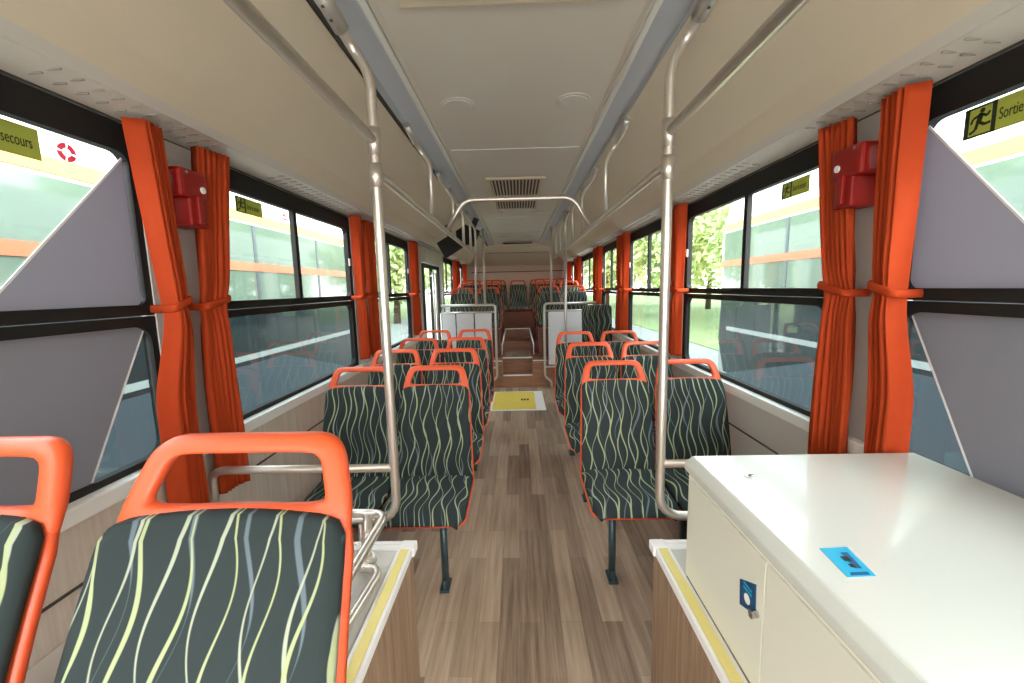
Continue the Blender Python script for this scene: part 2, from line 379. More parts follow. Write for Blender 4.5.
# walls: below the glass, pillars, roof edge
WINR = [(-1.55, -.2), (-.05, 1.255), (1.50, 2.86), (3.16, 4.28), (4.72, 5.62), (6.05, 7.45), (7.9, 8.85)]
WINL = [(-1.55, -.2), (-.05, 1.315), (1.57, 2.95), (3.22, 4.5), None, (6.4, 7.5), (7.9, 8.85)]
def rounded(y0, y1, z0, z1, r, n=5):
    pts = []
    for cy, cz, a0 in ((y1-r, z1-r, 0), (y0+r, z1-r, 90), (y0+r, z0+r, 180), (y1-r, z0+r, 270)):
        for k in range(n+1):
            a = math.radians(a0+90*k/n); pts.append((cy+r*math.cos(a), cz+r*math.sin(a)))
    return pts
def frame(bm, y0, y1, z0, z1, iy0, iy1, iz0, iz1, r, xa, xb):
    I = rounded(iy0, iy1, iz0, iz1, r); Om = []
    cyc, czc = (iy0+iy1)/2, (iz0+iz1)/2
    n = len(I)
    q = n//4
    for k in range(n):
        c = k//q
        Om.append(((y1, z1), (y0, z1), (y0, z0), (y1, z0))[c])
    for xx in (xa, xb): pass
    def V(p, x): return bm.verts.new((x, p[0], p[1]))
    Ia = [V(p, xa) for p in I]; Ib = [V(p, xb) for p in I]
    Oa = [V(p, xa) for p in ((y1, z1), (y0, z1), (y0, z0), (y1, z0))]; Ob = [V(p, xb) for p in ((y1, z1), (y0, z1), (y0, z0), (y1, z0))]
    fs = []
    for S_, O_ in ((Ia, Oa), (Ib, Ob)):
        for c in range(4):
            for k in range(q-1): fs.append(bm.faces.new((S_[c*q+k], S_[c*q+k+1], O_[c])))
            fs.append(bm.faces.new((S_[c*q+q-1], S_[(c*q+q) % n], O_[(c+1) % 4], O_[c])))
    for k in range(n): fs.append(bm.faces.new((Ia[k], Ia[(k+1) % n], Ib[(k+1) % n], Ib[k])))
    for c in range(4): fs.append(bm.faces.new((Oa[c], Oa[(c+1) % 4], Ob[(c+1) % 4], Ob[c])))
    bmesh.ops.recalc_face_normals(bm, faces=fs)
ZS, ZM0, ZM1, ZT = .862, 1.277, 1.340, 1.80
wn_i = 0
for s, side, wins in ((-1, 'left', WINL), (1, 'right', WINR)):
    bm = bmesh.new()
    box(bm, s*XI, s*1.2, Y0, (5.05 if s < 0 else YB), -.05, .80)
    if s < 0: box(bm, s*XI, s*1.2, 6.12, YB, -.05, .80)
    wall = struct('wall_'+side, bm, 'wallwood' if s < 0 else 'lower')
    # pillars
    prev = Y0; bm = bmesh.new()
    ws = [w for w in wins if w]
    for a, b in ws + [(YB, YB)]:
        if s < 0 and prev < 5 and a > 6:
            box(bm, s*1.15, s*1.2, prev, 5.06, .80, 1.89); box(bm, s*1.15, s*1.2, 6.1, a, .80, 1.89)
        elif a > prev: box(bm, s*1.15, s*1.2, prev, a, .80, 1.89)
        prev = b
    struct('pillar_panel', bm, 'pillar', wall)
    bm = bmesh.new()
    for a, b in (((Y0, 5.05), (6.12, YB)) if s < 0 else ((Y0, YB),)):
        box(bm, s*(XI-.012), s*1.16, a, b, .796, .842, bev=.005)
    struct('trim_'+('1' if s < 0 else '2'), bm, 'sill')
    bm = bmesh.new(); box(bm, s*(XI-.006), s*(XI+.001), Y0, (5.05 if s < 0 else YB), .63, .636); struct('panel_seam', bm, 'gap', wall)
    bm = bmesh.new(); box(bm, s*1.2, s*1.215, Y0, YB, 1.885, 2.35); box(bm, s*1.13, s*1.215, Y0, YB, 2.35, 2.36); struct('roof_side', bm, 'buswhite', wall)
    for wi, (a, b) in enumerate(ws):
        wn_i += 1; w = sempty('window_%d' % wn_i, (s*1.17, (a+b)/2, .83))
        e = .022 if wi == 1 else .045
        bm = bmesh.new(); xa, xb = s*1.155, s*1.185
        frame(bm, a, b, ZM1-.03, 1.883, a+e, b-e, ZM1, ZT, .035, xa, xb)
        frame(bm, a, b, .83, ZM0+.03, a+e, b-e, ZS, ZM0, .05, xa, xb)
        obj('window_frame', bm, 'black', w)
        ym = (a+b)/2 - (.02 if s < 0 else .05)
        bm = bmesh.new()
        box(bm, s*1.158, s*1.182, ym-.016, ym+.016, ZM1, ZT)
        box(bm, s*1.150, s*1.158, a+.02, b-.02, 1.338, 1.344)
        obj('window_bar', bm, 'black', w)
        if wi > 1:
            bm = bmesh.new(); box(bm, s*1.146, s*1.158, b-.05, b-.025, 1.55, 1.60, bev=.003)
            obj('window_latch', bm, 'vent', w)
        bm = bmesh.new(); box(bm, s*1.168, s*1.172, a+.03, b-.03, ZM1-.01, ZT+.01); obj('upper_pane', bm, 'glass', w)
        bm = bmesh.new(); box(bm, s*1.168, s*1.172, a+.03, b-.03, ZS-.01, ZM0+.01); obj('lower_pane', bm, 'tint', w)
# livery film on the outside of the near windows (an arrow head of grey film with white edge)
def film(s, up_, lo_, name, label):
    t = thing(name, label, 'film', (s*1.167, up_[0][0], .86))
    bm = bmesh.new(); prism(bm, up_, 'x', s*1.1660, s*1.1675); prism(bm, lo_, 'x', s*1.1660, s*1.1675); obj('film_sheet', bm, 'film', t)
    bm = bmesh.new()
    for p in (up_, lo_):
        a, b = Vector(p[0]), Vector(p[1]); n = (b-a).normalized(); n = Vector((-n.y, n.x))*.003
        prism(bm, [tuple(a-n), tuple(b-n), tuple(b+n), tuple(a+n)], 'x', s*1.1655, s*1.1677)
    obj('film_edge', bm, 'filmw', t)
film(-1, [(1.285, 1.783), (.89, 1.34), (1.285, 1.34)], [(1.285, 1.277), (1.06, .862), (-.02, .862), (-.02, 1.277)][:4], 'window_film', 'grey arrow-shaped film across the near left window, white edged')
film(1, [(1.235, 1.80), (.845, 1.34), (1.235, 1.34)], [(1.222, 1.277), (1.01, .862), (-.02, .862), (-.02, 1.277)], 'window_film', 'grey arrow-shaped film across the near right window, white edged')
# rear door on the left
d = sempty('door_1', (-1.15, 5.57, 0))
bm = bmesh.new()
frame(bm, 5.08, 6.1, .02, 1.85, 5.13, 5.565, .2, 1.70, .03, -1.13, -1.16)
bm2 = bmesh.new(); frame(bm2, 5.08, 6.1, .02, 1.85, 5.13, 5.565, .2, 1.70, .03, -1.13, -1.16); bm2.free(); bm.free()
bm = bmesh.new(); frame(bm, 5.08, 5.585, .02, 1.70, 5.13, 5.55, .2, 1.65, .03, -1.13, -1.16); frame(bm, 5.595, 6.1, .02, 1.70, 5.63, 6.05, .2, 1.65, .03, -1.13, -1.16)
obj('door_leaf', bm, 'black', d)
bm = bmesh.new(); box(bm, -1.144, -1.148, 5.12, 5.56, .19, 1.66); box(bm, -1.144, -1.148, 5.62, 6.06, .19, 1.66); obj('door_glass', bm, 'glass', d)
bm = bmesh.new(); tube(bm, [(-1.10, 5.50, .5), (-1.10, 5.50, 1.6)], .014); tube(bm, [(-1.10, 5.68, .5), (-1.10, 5.68, 1.6)], .014); 
for y in (5.5, 5.68):
    for z in (.55, 1.55): tube(bm, [(-1.10, y, z), (-1.135, y, z)], .01)
obj('door_handle', bm, 'steelw', d)
bm = bmesh.new(); box(bm, -1.10, -1.16, 5.06, 6.12, 1.71, 1.89); obj('door_header', bm, 'pillar', d)
bm = bmesh.new(); box(bm, -1.09, -1.15, 6.12, 6.24, .37, 1.90, bev=.01); struct('trim_3', bm, 'pillar')
# raised rear
bm = bmesh.new()
poly = [(-1.13, 5.6), (-.215, 5.6), (-.215, 5.86), (.2, 5.86), (.2, 5.6), (1.13, 5.6), (1.13, YB), (-1.13, YB)]
prism(bm, poly, 'z', 0, .37)
struct('floor_rear', bm, 'stepwood')
struct('floor_step', Box(-.214, .199, 5.6, 5.859, 0, .165), 'stepwood')
bm = bmesh.new(); box(bm, -.235, .225, 6.5, YB, .371, .52); struct('floor_step_upper', bm, 'stepwood')
bm = bmesh.new(); box(bm, -.235, .225, 6.95, YB, .521, .68); struct('floor_step_top', bm, 'stepwood')
bm = bmesh.new(); box(bm, -.21, .195, 5.595, 5.63, .165, .178); box(bm, -.22, .205, 5.83, 5.87, .37, .384)
box(bm, -.36, -.22, 5.59, 5.63, .37, .378); box(bm, .205, .40, 5.59, 5.63, .37, .378); box(bm, -.22, .21, 6.93, 6.97, .68, .696)
for x0, x1 in ((-.237, -.2), (.235, .2)):
    tube(bm, [(x0, 6.1, .53), (x1, 6.95, .69)], .012, n=6); tube(bm, [(x0, 6.1, .53), (x0, 6.1, .38)], .01, n=6)
struct('trim_4', bm, 'sill')
bm = bmesh.new(); box(bm, -.2, .19, 5.88, 6.49, .371, .374); struct('trim_5', bm, 'floor')
for s, nm in ((-1, 'left'), (1, 'right')):
    bm = bmesh.new(); xi = -.245 if s < 0 else .245
    prism(bm, [(6.0, .372), (6.0, .42), (6.95, .58), (9.15, .60), (9.15, .372)], 'x', xi, s*1.12)
    struct('floor_platform_'+nm, bm, 'redwood')
# brown sloping cover in the aisle at the very rear
bm = bmesh.new(); A = [(-.255, 6.97, .69), (.30, 6.97, .69), (.30, 8.3, .90), (-.255, 8.3, .90)]
vs = [bm.verts.new(p) for p in A] + [bm.verts.new((p[0], p[1], .686)) for p in A]
for q in ((0, 1, 2, 3), (4, 5, 6, 7), (0, 1, 5, 4), (1, 2, 6, 5), (2, 3, 7, 6), (3, 0, 4, 7)):
    try: bm.faces.new([vs[i] for i in q])
    except Exception: pass
bmesh.ops.recalc_face_normals(bm, faces=bm.faces)
tag(obj('engine_cover', bm, 'redwood'), 'dark red-brown sloping engine cover in the aisle before the rear bench', 'cover')
# rear wall
bm = bmesh.new(); box(bm, -1.2, 1.2, YB, YB+.05, 0, 2.3); box(bm, -1.0, 1.04, YB-.03, YB, .9, 1.72); wr = struct('wall_back', bm, 'backwall')
bm = bmesh.new(); prism(bm, [(8.33, 2.26), (8.36, 2.19), (8.9, 1.98), (9.17, 1.86), (9.2, 1.86), (9.2, 2.26)], 'x', -1.05, 1.09)
struct('rear_bulkhead', bm, 'slope', wr)
bm = bmesh.new(); box(bm, -.62, .66, 8.60, 8.62, 2.085, 2.09); box(bm, -1, 1.04, YB-.034, YB-.028, 1.72, 1.735); struct('bulkhead_seam', bm, 'gap', wr)
bm = bmesh.new(); box(bm, -.27, .33, 8.0, 8.32, 2.19, 2.24, bev=.01)
e = tag(obj('ceiling_unit', bm, 'slope'), 'shallow beige box on the ceiling at the rear end', 'ceiling box')
bm = bmesh.new(); box(bm, -.24, .30, 7.99, 8.0, 2.2, 2.22); obj('unit_slot', bm, 'gap', e)
# roof skin
bm = bmesh.new(); box(bm, -1.215, 1.215, Y0, YB+.05, 2.36, 2.40); struct('roof', bm, 'buswhite')
# windscreen bulkhead far behind the camera is open glass: only its header
bm = bmesh.new(); box(bm, -1.2, 1.2, Y0-.04, Y0, 2.0, 2.4); box(bm, -1.2, 1.2, Y0-.04, Y0, -.06, .6); struct('wall_front', bm, 'vent')

# ============================================================ WHEEL BOXES and cabinet
def wheelbox(s, xe, yend, label):
    t = thing('wheel_box', label, 'wheel box', (s*.8, .2, 0))
    bm = bmesh.new(); box(bm, s*xe, s*1.127, Y0+.3, yend, 0, .50); obj('box_body', bm, 'boxwood', t)
    bm = bmesh.new(); box(bm, s*(xe-.004), s*1.127, Y0+.3, yend+.004, .50, .522); obj('box_top', bm, 'boxtop', t)
    bm = bmesh.new()
    box(bm, s*(xe-.007), s*(xe+.003), Y0+.3, yend+.012, .503, .530, bev=.003)
    box(bm, s*(xe-.012), s*1.127, yend-.004, yend+.012, .503, .530, bev=.003)
    box(bm, s*(xe-.014), s*(xe+.036), yend-.036, yend+.014, .500, .532, bev=.006)
    obj('edge_trim', bm, 'sill', t)
    bm = bmesh.new(); box(bm, s*(xe+.003), s*(xe+.029), Y0+.3, yend-.03, .52, .5305); obj('tread_strip', bm, 'yellow', t)
    bm = bmesh.new(); box(bm, s*(xe+.029), s*(xe+.040), Y0+.3, yend-.03, .52, .527); box(bm, s*(xe+.03), s*1.127, yend-.03, yend-.006, .52, .527); obj('strip_border', bm, 'sill', t)
    return t
bL = wheelbox(-1, .352, 1.28, 'wood-sided wheel box under the near left seats')
bR = wheelbox(1, .452, 1.27, 'wood-sided wheel box under the white cabinet')
bm = bmesh.new(); box(bm, .492, .53, Y0+.35, 1.11, .522, .5275); obj('laminate_strip', bm, 'boxwood', bR)
sk = tag(obj('floor_socket', Box(-.50, -.465, 1.02, 1.055, .524, .53, bev=.002), 'sill'), 'tiny white plate on top of the left wheel box', 'plate')
bm = bmesh.new(); box(bm, -.49, -.475, 1.03, 1.045, .5302, .5325); obj('socket_hole', bm, 'gap', sk)

cab = thing('storage_cabinet', 'large glossy white cabinet with blue stickers on the right', 'cabinet', (.8, .2, .53))
bm = bmesh.new(); box(bm, .494, 1.12, -1.3, 1.12, .5285, .845, bev=.004); obj('cabinet_body', bm, 'cream', cab)
bm = bmesh.new(); prism(bm, [(.484, .846), (.484, .868), (.505, .886), (1.126, .886), (1.126, .846)], 'y', -1.31, 1.128); obj('cabinet_top', bm, 'white', cab, bevel=.004)
for y0, y1 in ((.742, 1.10), (.50, .74), (.1, .498)):
    bm = bmesh.new(); box(bm, .489, .4945, y0+.0012, y1-.0012, .545, .832, bev=.0015); dr = obj('cabinet_door', bm, 'cream', cab)
    if y0 == .742:
        bm = bmesh.new(); disc(bm, (.4885, .760, .708), 'x', .008, -.014, 14); box(bm, .474, .478, .755, .765, .700, .7165)
        obj('door_lock', bm, 'chrome', dr)
bm = bmesh.new(); disc(bm, (.59, .995, .886), 'z', .009, .004, 14); tube(bm, [(.59, .995, .89), (.605, .985, .893)], .003, n=6); obj('lid_lock', bm, 'chrome', cab)
# stickers
def stick(name, label, base, bmt, details):
    t = thing(name, label, 'sticker', base)
    obj('sticker_sheet', bmt, details[0], t)
    for nm, b2, m in details[1]: obj(nm, b2, m, t)
b1 = bmesh.new(); prism(b1, [(.560, .705), (.612, .708), (.600, .632), (.552, .630)], 'z', .8862, .8870)
b2 = bmesh.new(); prism(b2, [(.588, .692), (.600, .692), (.592, .650), (.580, .650)], 'z', .8871, .8876)
b3 = bmesh.new(); prism(b3, [(.564, .64), (.594, .641), (.592, .634), (.560, .633)], 'z', .8871, .8876)
b4 = bmesh.new(); box(b4, .578, .590, .668, .680, .8877, .888); box(b4, .576, .584, .652, .660, .8877, .888)
stick('sticker', 'light blue sticker lying on the top of the white cabinet', (.58, .67, .886), b1, ('bluel', [('print_patch', b2, 'bluem'), ('print_bar', b3, 'bluem'), ('print_mark', b4, 'darkplastic')]))
b1 = bmesh.new(); prism(b1, [(.826, .735), (.768, .766), (.765, .700), (.822, .678)][:4], 'x', .4875, .4888)
b2 = bmesh.new(); disc(b2, (.4874, .795, .712), 'x', .011, -.0006, 16)
b3 = bmesh.new(); box(b3, .4868, .4874, .78, .81, .728, .733); box(b3, .4868, .4874, .78, .81, .738, .742)
stick('sticker', 'dark blue sticker on the front of the white cabinet beside its lock', (.488, .79, .69), b1, ('blued', [('print_disc', b2, 'sill'), ('print_lines', b3, 'bluel')]))

# ============================================================ SEATS
SW = .388
def superw(v, L, w, r):                                          # half width near a rounded top at v=L
    if v > L-r:
        t = (v-(L-r))/r; return w/2 - r*(1-math.sqrt(max(0, 1-t*t)))
    return w/2
def back_panel(bm, w, L, uvl, base, lean, bulge, thick, top_r=.035, n=16, m=22, taper=.0, z0=0.):
    # points along the back: (y,z) from base going up with a slight curve
    def prof(v):
        t = v/L
        return Vector((base[0] + lean*t + .012*math.sin(math.pi*t)*-1, base[1] + v*.985))
    grid = {}
    for side in (0, 1):
        for j in range(m+1):
            v = L*j/m
            if j > m-5:                                        # denser near the top
                v = L - (L/m*4.0)*((m-j)/4.0)**2.0
            hw = superw(v, L, w*(1-taper*v/L), top_r)
            for i in range(n+1):
                q = i/n*2-1; x = q*hw; p = prof(v)
                e = 1-min(1, max(0, (abs(x)-(hw-.022))/.022))**2 if hw > .022 else 1
                ev = min(1, (L-v)/.02, (v+.004)/.02) if True else 1
                y = p.x - bulge*max(0, e)*max(0, ev) + (thick if side else 0) + .03*abs(q)**3*-1*(.5 if not side else 1)*.6
                arch = .006*(1-q*q)*(v/L)**6
                grid[side, j, i] = (bm.verts.new((x, y if not side else p.x+thick-.018*abs(q)**3, p.y+arch)), x, v)
    for side in (0, 1):
        for j in range(m):
            for i in range(n):
                q = [grid[side, j, i], grid[side, j, i+1], grid[side, j+1, i+1], grid[side, j+1, i]]
                f = bm.faces.new([a[0] for a in q]); f.smooth = True
                for l, a in zip(f.loops, q): l[uvl].uv = (a[1], a[2])
    edge = [(j, 0) for j in range(m+1)] + [(m, i) for i in range(1, n+1)] + [(j, n) for j in range(m-1, -1, -1)] + [(0, i) for i in range(n-1, 0, -1)]
    for k in range(len(edge)):
        a, b = edge[k], edge[(k+1) % len(edge)]
        q = [grid[0, a[0], a[1]], grid[0, b[0], b[1]], grid[1, b[0], b[1]], grid[1, a[0], a[1]]]
        f = bm.faces.new([t[0] for t in q]); f.smooth = True
        for l, t in zip(f.loops, q): l[uvl].uv = (t[1], t[2])
    bmesh.ops.recalc_face_normals(bm, faces=bm.faces)
def cushion(bm, w, uvl, y0, y1, z, thick, bulge, n=14, m=14, drop=.03):
    grid = {}
    for side in (0, 1):
        for j in range(m+1):
            t = j/m; y = y0+(y1-y0)*t; hw = w/2 - (.03*(max(0, t-.85)/.15)**2)
            for i in range(n+1):
                q = i/n*2-1; x = q*hw
                zz = z - .018*t + (bulge*(1-max(0, (abs(q)-.86)/.14)**2) - drop*max(0, (t-.82)/.18)**2 if not side else -thick)
                grid[side, j, i] = (bm.verts.new((x, y, zz)), x, -(y0-y)*1.0)
    for side in (0, 1):
        for j in range(m):
            for i in range(n):
                q = [grid[side, j, i], grid[side, j, i+1], grid[side, j+1, i+1], grid[side, j+1, i]]
                f = bm.faces.new([a[0] for a in q]); f.smooth = True
                for l, a in zip(f.loops, q): l[uvl].uv = (a[1], a[2]*1.0)
    edge = [(j, 0) for j in range(m+1)] + [(m, i) for i in range(1, n+1)] + [(j, n) for j in range(m-1, -1, -1)] + [(0, i) for i in range(n-1, 0, -1)]
    for k in range(len(edge)):
        a, b = edge[k], edge[(k+1) % len(edge)]
        q = [grid[0, a[0], a[1]], grid[0, b[0], b[1]], grid[1, b[0], b[1]], grid[1, a[0], a[1]]]
        f = bm.faces.new([t[0] for t in q]); f.smooth = True
        for l, t in zip(f.loops, q): l[uvl].uv = (t[1], t[2])
    bmesh.ops.recalc_face_normals(bm, faces=bm.faces)
def handle_ring(bm, zt, zb, yt, yb, wt, wb):
    # grab handle: one plate with a trapezoid hole, rounded edges; outer outline flares into the shell
    hp = lambda z: yt+(yb-yt)*(zt-z)/(zt-zb)
    O_ = fillet([(-wb, zb-.045, 0), (wb, zb-.045, 0), (wb-.004, zb+.004, 0), (wt, zt, 0), (-wt, zt, 0), (-wb+.004, zb+.004, 0)], [.004, .004, .05, .04, .04, .05], n=7, closed=True)
    I_ = fillet([(-wb+.040, zb+.004, 0), (wb-.040, zb+.004, 0), (wt-.030, zt-.025, 0), (-wt+.030, zt-.025, 0)], [.016, .016, .02, .02], n=7, closed=True)
    # resample both by angle around the hole centre
    c = Vector((0, (zt+zb)/2-.006, 0)); N = 96
    def hit(poly, a):
        d = Vector((math.cos(a), math.sin(a), 0)); best = None
        for k in range(len(poly)):
            p, q = poly[k]-c, poly[(k+1) % len(poly)]-c; e = q-p
            den = d.x*e.y-d.y*e.x
            if abs(den) < 1e-12: continue
            t = (p.x*e.y-p.y*e.x)/den; u = (p.x*d.y-p.y*d.x)/den
            if t > 0 and -1e-6 <= u <= 1+1e-6 and (best is None or t > best): best = t
        return c+d*best
    A = [math.pi*2*k/N for k in range(N)]
    Op = [hit(O_, a) for a in A]; Ip = [hit(I_, a) for a in A]
    prof = [(0, 0), (.03, .55), (.10, .85), (.25, 1), (.5, 1), (.75, 1), (.90, .85), (.97, .55), (1, 0)]
    prof = prof + [(a, -b) for a, b in prof[-2:0:-1]]
    rings = []
    for k in range(N):
        o, i = Op[k], Ip[k]; ring = []
        for a, b in prof:
            p = o.lerp(i, a)
            ring.append(bm.verts.new((p.x, hp(p.y)+.004-b*.0125, p.y)))
        rings.append(ring)
    n = len(prof)
    for k in range(N):
        P, Q = rings[k], rings[(k+1) % N]
        for m in range(n): f = bm.faces.new((P[m], P[(m+1) % n], Q[(m+1) % n], Q[m])); f.smooth = True
    bmesh.ops.recalc_face_normals(bm, faces=bm.faces)
def make_seat(kind, label, loc, group):
    LN = .19 if 'near' in kind else .095
    t = thing('bus_seat', label, 'seat', loc, group, local=True)
    # shell
    bm = bmesh.new(); uvl = bm.loops.layers.uv.new()
    back_panel(bm, SW, .474, uvl, (.026, .405), LN, .002, .022, top_r=.04, taper=.09)
    obj('back_shell', bm, 'orange', t)
    bm = bmesh.new(); uvl = bm.loops.layers.uv.new()
    cushion(bm, SW, uvl, .035, -.350, .398, .012, .004, drop=.012); obj('seat_pan', bm, 'orange', t)
    bm = bmesh.new(); uvl = bm.loops.layers.uv.new()
    back_panel(bm, SW-.011, .466, uvl, (.008, .415), LN-.001, .012, .022, top_r=.028, taper=.09)
    obj('backrest', bm, 'fabric', t)
    bm = bmesh.new(); uvl = bm.loops.layers.uv.new()
    cushion(bm, SW-.010, uvl, .02, -.362, .42, .020, .02, drop=.036); obj('seat_cushion', bm, 'fabric', t)
    bm = bmesh.new(); handle_ring(bm, (.975 if LN < .1 else .973), .878, .046+LN*1.16, .026+LN, .143, .174); obj('grab_handle', bm, 'orange', t)
    lx = -.082 if 'L' not in kind else .075
    if 'leg' in kind:
        bm = bmesh.new(); box(bm, -.17, .17, -.25, -.22, .350, .374); box(bm, -.17, .17, -.05, -.02, .350, .374)
        box(bm, lx-.016, lx+.016, -.24, -.03, .345, .36); obj('seat_frame', bm, 'leg', t)
        bm = bmesh.new(); tube(bm, [(lx, -.225, .35), (lx, -.225, .02)], .0165, n=12)
        lg = obj('leg', bm, 'leg', t)
        bm = bmesh.new(); box(bm, lx-.022, lx+.022, -.27, -.18, 0, .012, bev=.003); box(bm, lx-.008, lx+.008, -.262, -.2, .01, .05, bev=.003); disc(bm, (lx, -.255, .012), 'z', .009, .01, 8)
        obj('foot', bm, 'leg', lg)
    if 'wall' in kind:
        sx = -1 if 'L' in kind else 1
        bm = bmesh.new(); box(bm, sx*.1, sx*.1+sx*.115, -.25, -.22, .35, .374); box(bm, sx*-.17, sx*.17, -.25, -.22, .350, .374); box(bm, sx*-.17, sx*.17, -.05, -.02, .350, .374)
        obj('wall_bracket', bm, 'leg', t)
        bm = bmesh.new(); tube(bm, [(-sx*.1, -.12, .37), (-sx*.1, -.12, .02)], .0165, n=12)
        lg = obj('leg', bm, 'leg', t)
        bm = bmesh.new(); box(bm, -sx*.1-.022, -sx*.1+.022, -.16, -.08, 0, .012, bev=.003); obj('foot', bm, 'leg', lg)
    if 'low' in kind:
        bm = bmesh.new(); box(bm, -.15, .15, -.25, -.21, .362, .378); box(bm, -.15, .15, -.06, -.02, .362, .378); obj('mounting_rail', bm, 'leg', t)
    return t
G = 'orange framed bus seats facing the camera'
ordn = ['first', 'second', 'third', 'fourth']
RY = [2.02, 2.76, 3.50]; LY = [1.975, 2.60, 3.24, 3.89]
protos = {}
def seat(kind, loc, label, group=G):
    if kind not in protos: protos[kind] = make_seat(kind, label, loc, group); return protos[kind]
    return dup(protos[kind], loc, label, group)
for i, y in enumerate(RY):
    w = ('front row behind the steel pole', 'second row', 'third row before the gap')[i]
    seat('leg', (.517, y, 0), 'green wavy-striped aisle seat right of the aisle, '+w)
    seat('wall', (.907, y, 0), 'green wavy-striped window seat right of the aisle, '+w)
for i, y in enumerate(LY):
    w = ('front row behind the steel rail', 'second row', 'third row', 'fourth row, farthest on the low floor')[i]
    seat('legL', (-.418, y, 0), 'green wavy-striped aisle seat left of the aisle, '+w)
    seat('wallL', (-.812, y, 0), 'green wavy-striped window seat left of the aisle, '+w)
GN = 'near left seats on the wheel box'
seat('lownear', (-.400, .345, .181), 'large near seat with green wavy fabric on left wheel box, whole handle in view', GN)
seat('lownear', (-.832, .345, .181), 'green wavy seat cut by the left picture edge, beside the near window', GN)
# seats on the raised rear
GR = 'seats on the raised rear floor'
def rz(y): return .42+(y-6.0)*.16/.95 if y < 6.95 else .58
for i, y in enumerate((6.25, 6.95, 7.65)):
    w = ('just behind the grey screens', 'middle row of the raised part', 'last row before the rear bench')[i]
    zz = (.40, .47, .53)[i]
    zz = max(rz(y-.36), .40) - .375 + .015 if i == 0 else zz
    for x, nm in ((-.44, 'left aisle'), (-.84, 'left window'), (.49, 'right aisle'), (.89, 'right window')):
        if i == 0: zz = .41 - .0
        seat('low', (x, y, (.42, .50, .56)[i] - (.0)), 'rear raised %s seat with orange handle, %s' % (nm, w), GR)
for x, nm in ((-.80, 'leftmost'), (-.40, 'second from the left'), (0.02, 'centre'), (.44, 'second from the right'), (.84, 'rightmost')):
    seat('low', (x, 8.72, .57 if x != .02 else .56), 'bench seat against the rear wall, %s of the five' % nm, 'rear bench seats')
# supports under raised seats (plinths)
for sx0, sx1, y0, y1, lb in ((-1.03, -.26, 5.92, 6.24, 0), (.31, 1.08, 5.92, 6.24, 1), (-1.03, -.26, 6.62, 6.94, 2), (.31, 1.08, 6.62, 6.94, 3), (-1.03, -.26, 7.32, 7.64, 4), (.31, 1.08, 7.32, 7.64, 5), (-1.0, 1.03, 8.4, 8.72, 6)):
    zt = {5.92: .42, 6.62: .50, 7.32: .56, 8.4: .56}[y0]+.361
    zb = {5.92: .37, 6.62: .52, 7.32: .58, 8.4: .59}[y0]
    bm = bmesh.new(); box(bm, sx0, sx1, y0+.02, y1-.02, zb, zt)
    nm = ['front plinth under the left raised seats', 'front plinth under the right raised seats', 'middle plinth under the left raised seats', 'middle plinth under the right raised seats', 'rear plinth under the left raised seats', 'rear plinth under the right raised seats', 'long plinth under the five rear bench seats'][lb]
    tag(obj('seat_plinth', bm, 'redwood'), 'brown '+nm, 'plinth')
# handle-less backrest standing by the right screen
t = thing('backrest_pad', 'tall dark handle-less backrest pad before the right grey screen', 'backrest', (.945, 4.85, .5))
bm = bmesh.new(); uvl = bm.loops.layers.uv.new(); back_panel(bm, .35, .74, uvl, (0, 0), .05, .02, .04, top_r=.03)
for v in bm.verts: v.co += Vector((.945, 4.85, .42))
obj('pad', bm, 'fabric', t)
bm = bmesh.new(); box(bm, .80, 1.09, 4.90, 4.93, .3, 1.05); box(bm, .93, 1.13, 4.90, 4.92, .8, .84); box(bm, .93, 1.13, 4.90, 4.92, .45, .49); obj('pad_bracket', bm, 'leg', t)
# grey screens at the front of the raised floor
def screen(s, xa, xb, label):
    t = thing('partition_screen', label, 'screen', ((xa+xb)/2, 5.5, .17))
    y = 5.52
    bm = bmesh.new(); tube(bm, fillet([(xb, y, 1.155), (xa, y, 1.155), (xa, y, .16), (xa+(xb-xa)*.12, y, .10), (xa+(xb-xa)*.12, y, .01)], .05), .017, n=10)
    tube(bm, [(xa, y, 1.06), (xb, y, 1.06)], .012); tube(bm, [(xa, y, .3), (xb, y, .3)], .012)
    tube(bm, [(xb, y, 1.06), (xb, y, .01)], .014)
    obj('screen_frame', bm, 'steelw', t)
    bm = bmesh.new()
    xs_ = [xa+(xb-xa)*k for k in (.07, .38, .40, .72, .74, .98)]
    for k in (0, 2, 4): box(bm, xs_[k], xs_[k+1], y-.006, y+.006, .33, 1.045, bev=.004)
    obj('screen_panel', bm, 'panel', t)
screen(-1, -.29, -1.02, 'pale grey panel screen in steel tube frame, left of the rear steps')
screen(1, .365, 1.10, 'pale grey panel screen in steel tube frame, right of the rear steps')

